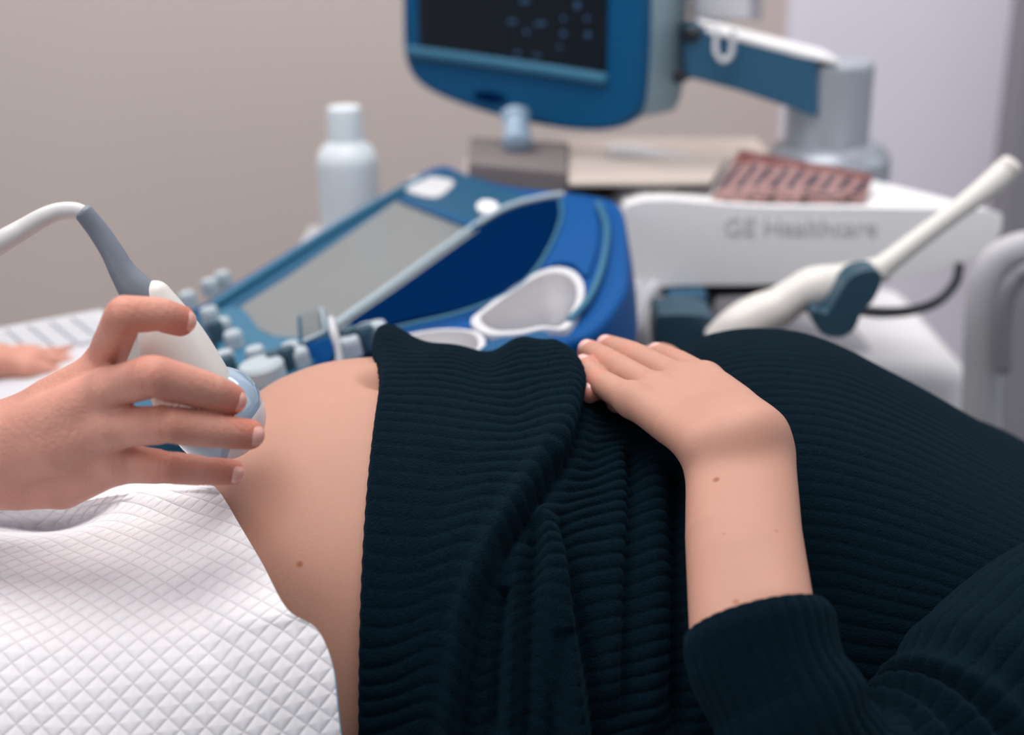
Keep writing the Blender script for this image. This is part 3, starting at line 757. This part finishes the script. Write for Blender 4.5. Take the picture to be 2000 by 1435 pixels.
# small display module
c0 = PP(625, 668, 0.02); 
modp = [PP(588, 690, .006), PP(668, 690, .006), PP(660, 690, .006)]
def slab(name, quad, th, m, parent, bevel=0.002, label=None):
    q = [Vector(p) for p in quad]; n = (q[1] - q[0]).cross(q[2] - q[0]).normalized()
    if n.y > 0: n = -n
    return link(name, bm_mesh(name, lambda b: prism(b, q, -n * th)), m, parent, bevel=bevel, label=label)
mod = slab('side_display', [P(580, 612, 1.010), P(630, 598, 1.015), P(654, 668, .995), P(642, 716, .985), P(600, 726, .985), P(584, 690, .995)], 0.02, M['cyan'], mach, 0.003)
slab('display_glass', [P(586, 614, 1.007), P(624, 603, 1.011), P(632, 646, 1.000), P(592, 664, .994)], 0.002, M['screen_pale'], mod, 0.0005)
V, Q = tube([pt(627, 602, 1.007, 4), pt(633, 630, .998, 4), pt(634, 646, .994, 4), pt(616, 656, .992, 4), pt(592, 667, .988, 4)], 10); link('display_rim', np_mesh('display_rim', V, Q), M['strip'], mod)
slab('display_base', [P(592, 672, .988), P(650, 656, .990), P(652, 690, .984), P(642, 712, .982), P(600, 722, .982)], 0.004, M['blue'], mod, 0.001)
V, Q = tube([pt(646, 622, 1.0, 7), pt(652, 650, .992, 9), pt(664, 680, .988, 11), pt(668, 708, .984, 14), pt(655, 730, .984, 14)], 16); link('bracket', np_mesh('bracket', V, Q), M['ring'], mod)
# keyboard tray at the left, under the other hand
KZ = 0.80
kb = [PZ(200, 600, KZ), PZ(225, 612, KZ), PZ(235, 760, KZ), PZ(-300, 830, KZ), PZ(-420, 712, KZ)]
kbd = link('keyboard', bm_mesh('keyboard', lambda b: prism(b, kb, Vector((0, 0, -0.03)))), M['keyb'], mach, bevel=0.006, label='white keyboard ledge')
ko = [PZ(190, 608, KZ), PZ(205, 640, KZ), PZ(-350, 715, KZ)]
def keys(b):
    A0 = PZ(186, 612, KZ); U = (PZ(-300, 700, KZ) - A0); U.z = 0; ul = U.length; U.normalize(); W = Vector((U.y, -U.x, 0)); 
    if W.y > 0: W = -W
    for i in range(14):
        for j in range(4):
            c = A0 + U * (0.016 + i * 0.0195) + W * (0.014 + j * 0.0195)
            q = [c + U * a * .0082 + W * d * .0082 + Vector((0, 0, .0035)) for a, d in ((-1, -1), (1, -1), (1, 1), (-1, 1))]
            prism(b, q, Vector((0, 0, -.0035)))
link('keys', bm_mesh('keys', keys), M['keyb'], kbd, smooth=False, bevel=0.0008)
link('under_tray', bm_mesh('under_tray', lambda b: prism(b, [PZ(430, 700, .77), PZ(430, 820, .77), PZ(-300, 900, .77), PZ(-300, 760, .77)], Vector((0, 0, -.03)))), M['cyan'], mach, bevel=0.005)
# white housing
HY0, HY1 = 1.36, 1.66
fo = spline([(1222, 402), (1500, 404), (1880, 408), (1945, 412), (1958, 425), (1950, 462), (1910, 500), (1820, 533), (1700, 550), (1500, 556), (1300, 560), (1236, 578)], 5, True)
front = [P(x, y, HY0) for x, y in fo]
zt = P(1500, 404, HY0).z
def housing(b):
    rg = []
    for Y, sx_ in ((HY0 + .012, .985), (HY0, 1.0)):
        pass
    a = [b.verts.new(p) for p in front]; 
    bk_ = []
    xr = P(1950, 412, HY0).x; xl = P(1222, 402, HY0).x
    for p in front:
        f = (p.x - xl) / (xr - xl)
        bk_.append(b.verts.new((p.x - 0.085 * f, HY1 - 0.17 * f, p.z)))
    b.faces.new(a); b.faces.new(bk_[::-1]); n = len(a)
    for i in range(n): b.faces.new((a[i], bk_[i], bk_[(i + 1) % n], a[(i + 1) % n]))
hs = link('housing', bm_mesh('housing', housing), M['white'], mach, bevel=0.006, seg=4, label='white moulded housing')
# flat rear deck behind the panel
dk = [PZ(905, 305, .862), PZ(1100, 268, .862), PZ(1480, 268, .862), PZ(1600, 400, .862), PZ(1225, 410, .862), PZ(1100, 392, .862), PZ(905, 372, .862)]
link('rear_deck', bm_mesh('rear_deck', lambda b: prism(b, dk, Vector((0, 0, -.05)))), M['beige'], mach, bevel=0.004)
# lettering
def lettering(txt, size, loc, rot, m, parent, name='lettering'):
    cu = bpy.data.curves.new(name, 'FONT'); cu.body = txt; cu.size = size; cu.extrude = 0.0004
    tmp = bpy.data.objects.new(name, cu); COL.objects.link(tmp)
    dg = bpy.context.evaluated_depsgraph_get(); me = bpy.data.meshes.new_from_object(tmp.evaluated_get(dg))
    bpy.data.objects.remove(tmp)
    me.materials.clear()
    me.transform(Matrix.Translation(loc) @ rot.to_4x4())
    return link(name, me, m, parent, smooth=False)
p1 = P(1412, 458, HY0 - 0.001)
lettering('GE Healthcare', 0.0255, p1, Matrix.Rotation(math.pi / 2, 3, 'X'), M['text'], hs)
# under the housing
link('underside_rail', bm_mesh('underside_rail', lambda b: prism(b, [P(1262, 562, 1.40), P(1560, 556, 1.40), P(1560, 578, 1.40), P(1400, 582, 1.40), P(1390, 620, 1.40), P(1270, 640, 1.40), P(1255, 600, 1.40)], Vector((0, .12, 0)))), M['dark'], mach, bevel=0.004)
link('bracket_block', bm_mesh('bracket_block', lambda b: prism(b, [P(1302, 575, 1.34), P(1385, 572, 1.34), P(1380, 625, 1.34), P(1315, 632, 1.34)], Vector((0, .05, 0)))), M['armblue'], mach, bevel=0.006)
for i, (xa, xb) in enumerate(((1190, 1160), (1222, 1196), (1252, 1232))):
    tube_obj('cable_guide', [pt(xa + 25, 560, 1.30, 16), pt(xa, 590, 1.26, 18), pt(xb, 650, 1.22, 20), pt(xb - 30, 730, 1.2, 20)], M['lgrey'], mach, nseg=16)
# lower body and base
def lower(b):
    q = spline([(1420, 600), (1880, 590), (1890, 700), (1870, 900), (1860, 1500), (1380, 1500), (1400, 900)], 4, True)
    box(b, (0.34, 1.62, 0.36), (0.34, 0.30, 0.62))
link('lower_body', bm_mesh('lower_body', lower), M['white'], mach, bevel=0.03, seg=5)
link('step', bm_mesh('step', lambda b: prism(b, [P(1400, 640, 1.5), P(1700, 690, 1.5), P(1860, 720, 1.5), P(1880, 800, 1.5), P(1400, 860, 1.5)], Vector((0, .25, 0)))), M['lgrey'], mach, bevel=0.012)
link('base', bm_mesh('base', lambda b: box(b, (0.25, 1.55, 0.10), (0.55, 0.6, 0.08))), M['lgrey'], mach, bevel=0.03)
wm = bm_mesh('wheel', lambda b: lathe(b, [(0, -.02), (.05, -.02), (.055, -.012), (.055, .012), (.05, .02), (0, .02)], axis=(1, 0, 0))); wm.materials.append(M['dark'])
for x, y in ((0.03, 1.32), (0.47, 1.32), (0.03, 1.8), (0.47, 1.8)):
    o = bpy.data.objects.new('wheel', wm); COL.objects.link(o); o.parent = mach; o.matrix_parent_inverse = Matrix.Translation(mach.location).inverted(); o.location = (x, y, .055)
link('pedestal', bm_mesh('pedestal', lambda b: box(b, (0.05, 1.45, 0.43), (0.26, 0.34, 0.70))), M['lgrey'], mach, bevel=0.03)
tube_obj('hand_rail', [pt(2200, 500, 1.30, 30), pt(2060, 482, 1.28, 32), pt(1985, 488, 1.28, 33), pt(1940, 520, 1.28, 34), pt(1922, 590, 1.28, 35), pt(1918, 700, 1.28, 36), pt(1915, 900, 1.28, 38), pt(1912, 1300, 1.28, 38)], M['lgrey'], mach, nseg=28)
tube_obj('hand_rail_shade', [pt(2200, 540, 1.30, 16), pt(2040, 525, 1.25, 16), pt(1985, 545, 1.25, 17), pt(1962, 600, 1.25, 18), pt(1958, 720, 1.25, 18)], M['frameg'], mach, nseg=20)  # darker inner tube stands in for the shading of the thick pipe
# column, collar and arm
CY = 1.56
cp = P(1618, 270, CY)
ctop = P(1618, 276, CY).z; cbot = P(1618, 372, CY).z
link('column_collar', bm_mesh('column_collar', lambda b: lathe(b, [(0, ctop), (.052, ctop), (.060, ctop - .006), (.066, ctop - .014), (.067, ctop - .02), (.067, cbot), (0, cbot)], (cp.x + .002, cp.y, 0), seg=64)), M['silver'], mach, bevel=0.003)
colb = [P(1538, 200, CY), P(1700, 128, CY)]
zc0 = ctop - .01; zc1 = P(1620, 128, CY - .04).z
link('column', bm_mesh('column', lambda b: lathe(b, [(0, zc0), (.0455, zc0), (.0455, zc1 - .004), (.042, zc1), (0, zc1)], (P(1619, 200, CY).x, CY, 0), seg=64)), M['silver'], mach, bevel=0.002)
ar = [P(1338, 50, 1.50), P(1450, 72, 1.505), P(1560, 100, 1.51), P(1598, 112, 1.513), P(1598, 232, 1.513), P(1545, 212, 1.51), P(1450, 180, 1.505), P(1338, 150, 1.50)]
link('monitor_arm', bm_mesh('monitor_arm', lambda b: prism(b, ar, Vector((0.0, .085, 0)))), M['armblue'], mach, bevel=0.004)
link('arm_top_highlight', bm_mesh('arm_top_highlight', lambda b: prism(b, [p + Vector((0, -.001, .0005)) for p in (P(1380, 55, 1.50), P(1450, 70, 1.505), P(1560, 98, 1.51), P(1640, 118, 1.513), P(1640, 128, 1.513), P(1560, 112, 1.51), P(1450, 84, 1.505), P(1380, 66, 1.50))], Vector((0, .088, 0)))), M['white'], mach, bevel=0.002, label='white slab painted as the highlight on the arm top')  # highlight on the arm's top face, put in as a white slab
tube_obj('arm_clip', [pt(1400, 55, 1.495, 5), pt(1398, 100, 1.49, 6), pt(1412, 118, 1.49, 6), pt(1428, 105, 1.49, 6), pt(1432, 60, 1.49, 6)], M['ring'], mach, nseg=12)
# monitor
ma, mb = P(820, 95, 1.70), P(1180, 145, 1.50)
md = (mb - ma); md.z = 0; md.normalize(); mn = Vector((-md.y, md.x, 0)); 
if mn.y > 0: mn = -mn
def MP(px, py, off=0): return plane_hit(px, py, ma + mn * off, mn)
bo = [(783, -160), (784, 60), (790, 120), (812, 160), (860, 190), (950, 222), (1060, 247), (1150, 256), (1205, 248), (1238, 222), (1248, 160), (1253, 40), (1256, -190)]
mon = link('monitor', bm_mesh('monitor', lambda b: prism(b, [MP(x, y, .008) for x, y in spline(bo, 5)], -mn * .020)), M['bezelblue'], mach, bevel=0.007, seg=5, label='blue-framed monitor on a swivel arm')
sh_ = [MP(x, y, .0105) for x, y in ((813, -140), (819, 95), (1182, 146), (1188, -160))]
link('screen', bm_mesh('screen', lambda b: prism(b, sh_, -mn * .004)), M['glass_dark'], mon, smooth=False, label='dark display')
tl = [MP(*q, .010) for q in ((800, 100), (900, 113), (1040, 133), (1182, 155))]
V, Q = tube([tuple(p) + (.0065,) for p in tl], 14); link('lower_lip', np_mesh('lower_lip', V, Q), M['cyan'], mon)
back = [MP(x, y, -.010) for x, y in spline([(800, -160), (802, 100), (830, 160), (900, 195), (1060, 235), (1200, 238), (1236, 215), (1246, 100), (1250, -190)], 5)]
link('rear_casing', bm_mesh('rear_casing', lambda b: prism(b, back, -mn * .085)), M['mgrey'], mon, bevel=0.010, seg=4, label='grey rear casing')
bk2 = [MP(x, y, -.094) for x, y in ((900, -160), (900, 150), (1210, 165), (1225, -180))]
link('vent_box', bm_mesh('vent_box', lambda b: prism(b, bk2, -mn * .022)), M['lgrey'], mon, bevel=0.004)
def vents(b):
    for i in range(9):
        y = 78 - i * 18
        q = [P(1328, y, 1.512), P(1352, y - 2, 1.525), P(1352, y + 5, 1.525), P(1328, y + 7, 1.512)]
        prism(b, q, Vector((.004, .01, 0)))
link('vent_slots', bm_mesh('vent_slots', vents), M['dark'], mon, smooth=False)
tube_obj('tilt_hinge', [pt(1325, 150, 1.50, 14), pt(1350, 138, 1.53, 14)], M['dark'], mach, nseg=20)
tube_obj('tilt_hinge', [pt(1345, 68, 1.50, 15), pt(1385, 64, 1.52, 15)], M['dark'], mach, nseg=20)
for x, y, w_, h_ in ((1025, 2, 9, 5), (1000, 42, 10, 4), (1055, 46, 12, 4), (1028, 62, 6, 4), (1010, 103, 6, 4), (1048, 108, 6, 4), (1100, 36, 4, 5), (1100, 66, 5, 6), (1127, 10, 5, 9), (1146, 36, 4, 5), (1148, 68, 5, 7), (1092, 92, 4, 4)):
    pts = [MP(x + w_ * math.cos(t), y + h_ * math.sin(t), .0112) for t in np.linspace(0, 2 * math.pi, 10, endpoint=False)]
    link('display_mark', bm_mesh('display_mark', lambda b: prism(b, pts, -mn * .0006)), M['glow'], mon, smooth=False)
em = [MP(955 + 32 * math.cos(t), 190 + 11 * math.sin(t) + 4 * math.cos(t), .0095) for t in np.linspace(0, 2 * math.pi, 24, endpoint=False)]
link('emblem', bm_mesh('emblem', lambda b: prism(b, em, -mn * .003)), M['navy'], mon, smooth=False, label='small dark emblem under the display')
# box hung behind the monitor
bx_ = [P(1355, -40, 1.60), P(1490, -40, 1.60), P(1490, 40, 1.60), P(1358, 46, 1.60)]
link('rear_box', bm_mesh('rear_box', lambda b: prism(b, bx_, Vector((0, .08, 0)))), M['lgrey'], mach, bevel=0.004)
link('rear_box_side', bm_mesh('rear_box_side', lambda b: prism(b, [P(1466, -40, 1.597), P(1490, -40, 1.597), P(1490, 38, 1.597), P(1466, 40, 1.597)], Vector((0, .08, 0)))), M['frameg'], mach, bevel=0.002)
# holders for the long probe
def holder(name, pts, r, th=0.0):
    return tube_obj(name, [pt(*p) for p in pts], M['darkteal'], mach, nseg=20)
ch_ = [(1282, 622), (1300, 614), (1360, 614), (1392, 622), (1402, 645), (1405, 700), (1300, 710), (1280, 680)]
link('probe_holder', bm_mesh('probe_holder', lambda b: prism(b, [P(x, y, 1.17) for x, y in spline(ch_, 4, True)], Vector((0, .05, 0)))), M['darkteal'], mach, bevel=0.006, seg=4)
def hook(b):
    o = spline([(1690, 528), (1716, 530), (1722, 550), (1708, 585), (1685, 610), (1668, 645), (1640, 660), (1605, 652), (1586, 620), (1592, 605), (1612, 612), (1622, 600), (1640, 570), (1662, 540)], 4, True)
    prism(b, [P(x, y, 1.13) for x, y in o], Vector((0, .03, 0)))
link('probe_hook', bm_mesh('probe_hook', hook), M['darkteal'], mach, bevel=0.004, seg=4)
tube_obj('cable_hook', [pt(1874, 518, 1.36, 9), pt(1866, 552, 1.34, 10), pt(1832, 588, 1.31, 10), pt(1780, 606, 1.28, 10), pt(1720, 610, 1.24, 11), pt(1670, 604, 1.18, 11)], M['dark'], mach, nseg=16)
tube_obj('rear_post', [pt(1300, 640, 1.3, 20), pt(1280, 800, 1.35, 24)], M['mgrey'], mach, nseg=16)

# ------------------------------------------------------------------ endocavity probe
ep = thing('ultrasound_probe', 'long slim white wand probe lying in the holder on the right of the machine', 'probe', tuple(P(1600, 570, 1.17)))
V, Q = tube([pt(1976, 322, 1.22, 24), pt(1960, 338, 1.22, 25), pt(1920, 372, 1.21, 23), pt(1870, 410, 1.20, 20), pt(1800, 462, 1.19, 20), pt(1735, 512, 1.18, 22), pt(1715, 530, 1.178, 26)], 28, 10)
link('wand', np_mesh('wand', V, Q), M['probe_white'], ep)
V, Q = tube([pt(1722, 522, 1.179, 22), pt(1690, 538, 1.176, 32), pt(1640, 555, 1.172, 40), pt(1590, 562, 1.17, 42), pt(1555, 576, 1.168, 37), pt(1520, 600, 1.166, 40), pt(1480, 618, 1.164, 44), pt(1440, 640, 1.16, 42), pt(1400, 668, 1.16, 34)], 28, 10)
link('handle', np_mesh('handle', V, Q), M['probe_white'], ep)

# ------------------------------------------------------------------ bottle, packet, papers
bt = thing('bottle', 'white plastic gel bottle with a tall cap behind the control panel', 'bottle', tuple(P(685, 470, 1.55)))
bz = P(688, 470, 1.55); r_ = RR(60, 330, 1.55); up = (P(676, 210, 1.55) - P(692, 470, 1.55)); hgt_ = up.length; 
def hb(y): return (P(680, y, 1.55) - P(680, 470, 1.55)).length
link('bottle_body', bm_mesh('bottle_body', lambda b: lathe(b, [(0, -.0), (r_ * .95, 0), (r_, .006), (r_, hb(318)), (r_ * .98, hb(306)), (r_ * .86, hb(290)), (r_ * .62, hb(276)), (r_ * .55, hb(270)), (0, hb(268))], bz, 48, up)), M['bottle'], bt, bevel=0.001)
link('cap', bm_mesh('cap', lambda b: lathe(b, [(0, hb(272)), (r_ * .60, hb(272)), (r_ * .56, hb(214)), (r_ * .50, hb(208)), (0, hb(207))], bz, 48, up)), M['bottle'], bt, bevel=0.001)
link('bottle_shelf', bm_mesh('bottle_shelf', lambda b: box(b, (bz.x, bz.y + .01, bz.z - .012), (.12, .14, .02))), M['lgrey'], mach, bevel=0.004)
link('shelf_bracket', bm_mesh('shelf_bracket', lambda b: box(b, (bz.x / 2 - .02, bz.y - .02, bz.z - .035), (abs(bz.x) + .1, .04, .03))), M['lgrey'], mach)

gb = tag(link('box', bm_mesh('box', lambda b: prism(b, [PZ(915, 372, .868), PZ(1108, 392, .868), PZ(1112, 330, .868), PZ(918, 318, .868)], Vector((0, 0, .030)))), M['taupe'], bevel=0.004), 'grey cardboard box under the monitor at the back of the control panel', 'box')
stk = thing('paper_stack', 'loose stack of pale papers lying on the machine between the grey box and the packet', 'papers', tuple(PZ(1270, 340, .87)))
for i in range(5):
    dx = random.uniform(-8, 8)
    q = [PZ(1118 + dx, 366, .866 + i * .0052), PZ(1395 + dx, 362, .866 + i * .0052), PZ(1425 + dx, 318, .866 + i * .0052), PZ(1112 + dx, 312, .866 + i * .0052)]
    link('sheet_bundle', bm_mesh('sheet_bundle', lambda b: prism(b, q, Vector((0, 0, .0048)))), M['beige'], stk, bevel=0.001)
tube_obj('monitor_foot', [pt(1006, 225, 1.53, 30), pt(1008, 250, 1.52, 26), pt(1010, 278, 1.50, 30)], M['head'], mach, nseg=28, label='pale blue foot under the monitor')

# patterned packet: folded soft pack with slanted dark stripes
mk = bpy.data.materials.new('striped packet'); mk.use_nodes = True; nt = mk.node_tree; b = nt.nodes['Principled BSDF']
b.inputs['Roughness'].default_value = 0.5
uvn = nt.nodes.new('ShaderNodeUVMap'); sp = nt.nodes.new('ShaderNodeSeparateXYZ'); nt.links.new(uvn.outputs[0], sp.inputs[0])
nzz = nt.nodes.new('ShaderNodeTexNoise'); nzz.inputs['Scale'].default_value = 14
nt.links.new(uvn.outputs[0], nzz.inputs['Vector'])
su = mth('SINE', mth('ADD', mth('MULTIPLY', sp.outputs[0], 2 * math.pi * 9), mth('MULTIPLY', nzz.outputs['Fac'], 2.5)))
strp = mth('GREATER_THAN', su, 0.15)
inr = mth('MULTIPLY', mth('GREATER_THAN', sp.outputs[1], 0.22), mth('LESS_THAN', sp.outputs[1], 0.66))
s1 = mth('MULTIPLY', strp, inr)
blot = mth('MULTIPLY', mth('GREATER_THAN', nzz.outputs['Fac'], 0.54), mth('LESS_THAN', sp.outputs[1], 0.16))
blot2 = mth('MULTIPLY', mth('GREATER_THAN', nzz.outputs['Fac'], 0.42), mth('GREATER_THAN', sp.outputs[1], 0.70))
c1 = nt.nodes.new('ShaderNodeMix'); c1.data_type = 'RGBA'; c1.inputs[6].default_value = lin(156, 116, 114); c1.inputs[7].default_value = lin(48, 40, 60); nt.links.new(s1, c1.inputs[0])
c2 = nt.nodes.new('ShaderNodeMix'); c2.data_type = 'RGBA'; nt.links.new(c1.outputs[2], c2.inputs[6]); c2.inputs[7].default_value = lin(60, 40, 42); nt.links.new(blot, c2.inputs[0])
c3 = nt.nodes.new('ShaderNodeMix'); c3.data_type = 'RGBA'; nt.links.new(c2.outputs[2], c3.inputs[6]); c3.inputs[7].default_value = lin(110, 52, 50); nt.links.new(blot2, c3.inputs[0])
nt.links.new(c3.outputs[2], b.inputs['Base Color'])
pk = [P(1386, 393, 1.372), P(1690, 397, 1.372), P(1706, 340, 1.43), P(1445, 292, 1.46)]
nu, nv = 60, 30; Vf = np.zeros((nu, nv, 3)); Vb = np.zeros((nu, nv, 3)); UVp = np.zeros((nu, nv, 2))
pnn = np.array(((pk[1] - pk[0]).cross(pk[3] - pk[0])).normalized()); pnn = pnn if pnn[2] > 0 else -pnn
for i in range(nu):
    for j in range(nv):
        u, v = i / (nu - 1), j / (nv - 1)
        p = (pk[0] * (1 - u) + pk[1] * u) * (1 - v) + (pk[3] * (1 - u) + pk[2] * u) * v
        e = (1 - (2 * u - 1) ** 6) * (1 - (2 * v - 1) ** 6)
        Vf[i, j] = np.array(p) + pnn * (0.006 * e + 0.0012 * math.sin(u * 23 + v * 5) * e); Vb[i, j] = np.array(p) - pnn * (0.012 * e); UVp[i, j] = (u - v * 0.10, v)
V, Q = join_np([(Vf.reshape(-1, 3), grid_quads(nu, nv)), (Vb.reshape(-1, 3), grid_quads(nu, nv)[:, ::-1])])
me = np_mesh('packet', V, Q); UVa = np.concatenate([UVp.reshape(-1, 2)] * 2)
li = np.empty(len(me.loops), dtype=np.int32); me.loops.foreach_get('vertex_index', li)
uvl = me.uv_layers.new(name='UVMap'); uvl.data.foreach_set('uv', UVa[li].astype(np.float32).ravel())
tag(link('packet', me, mk), 'pinkish brown packet with slanted dark stripes leaning by the silver column', 'packet')
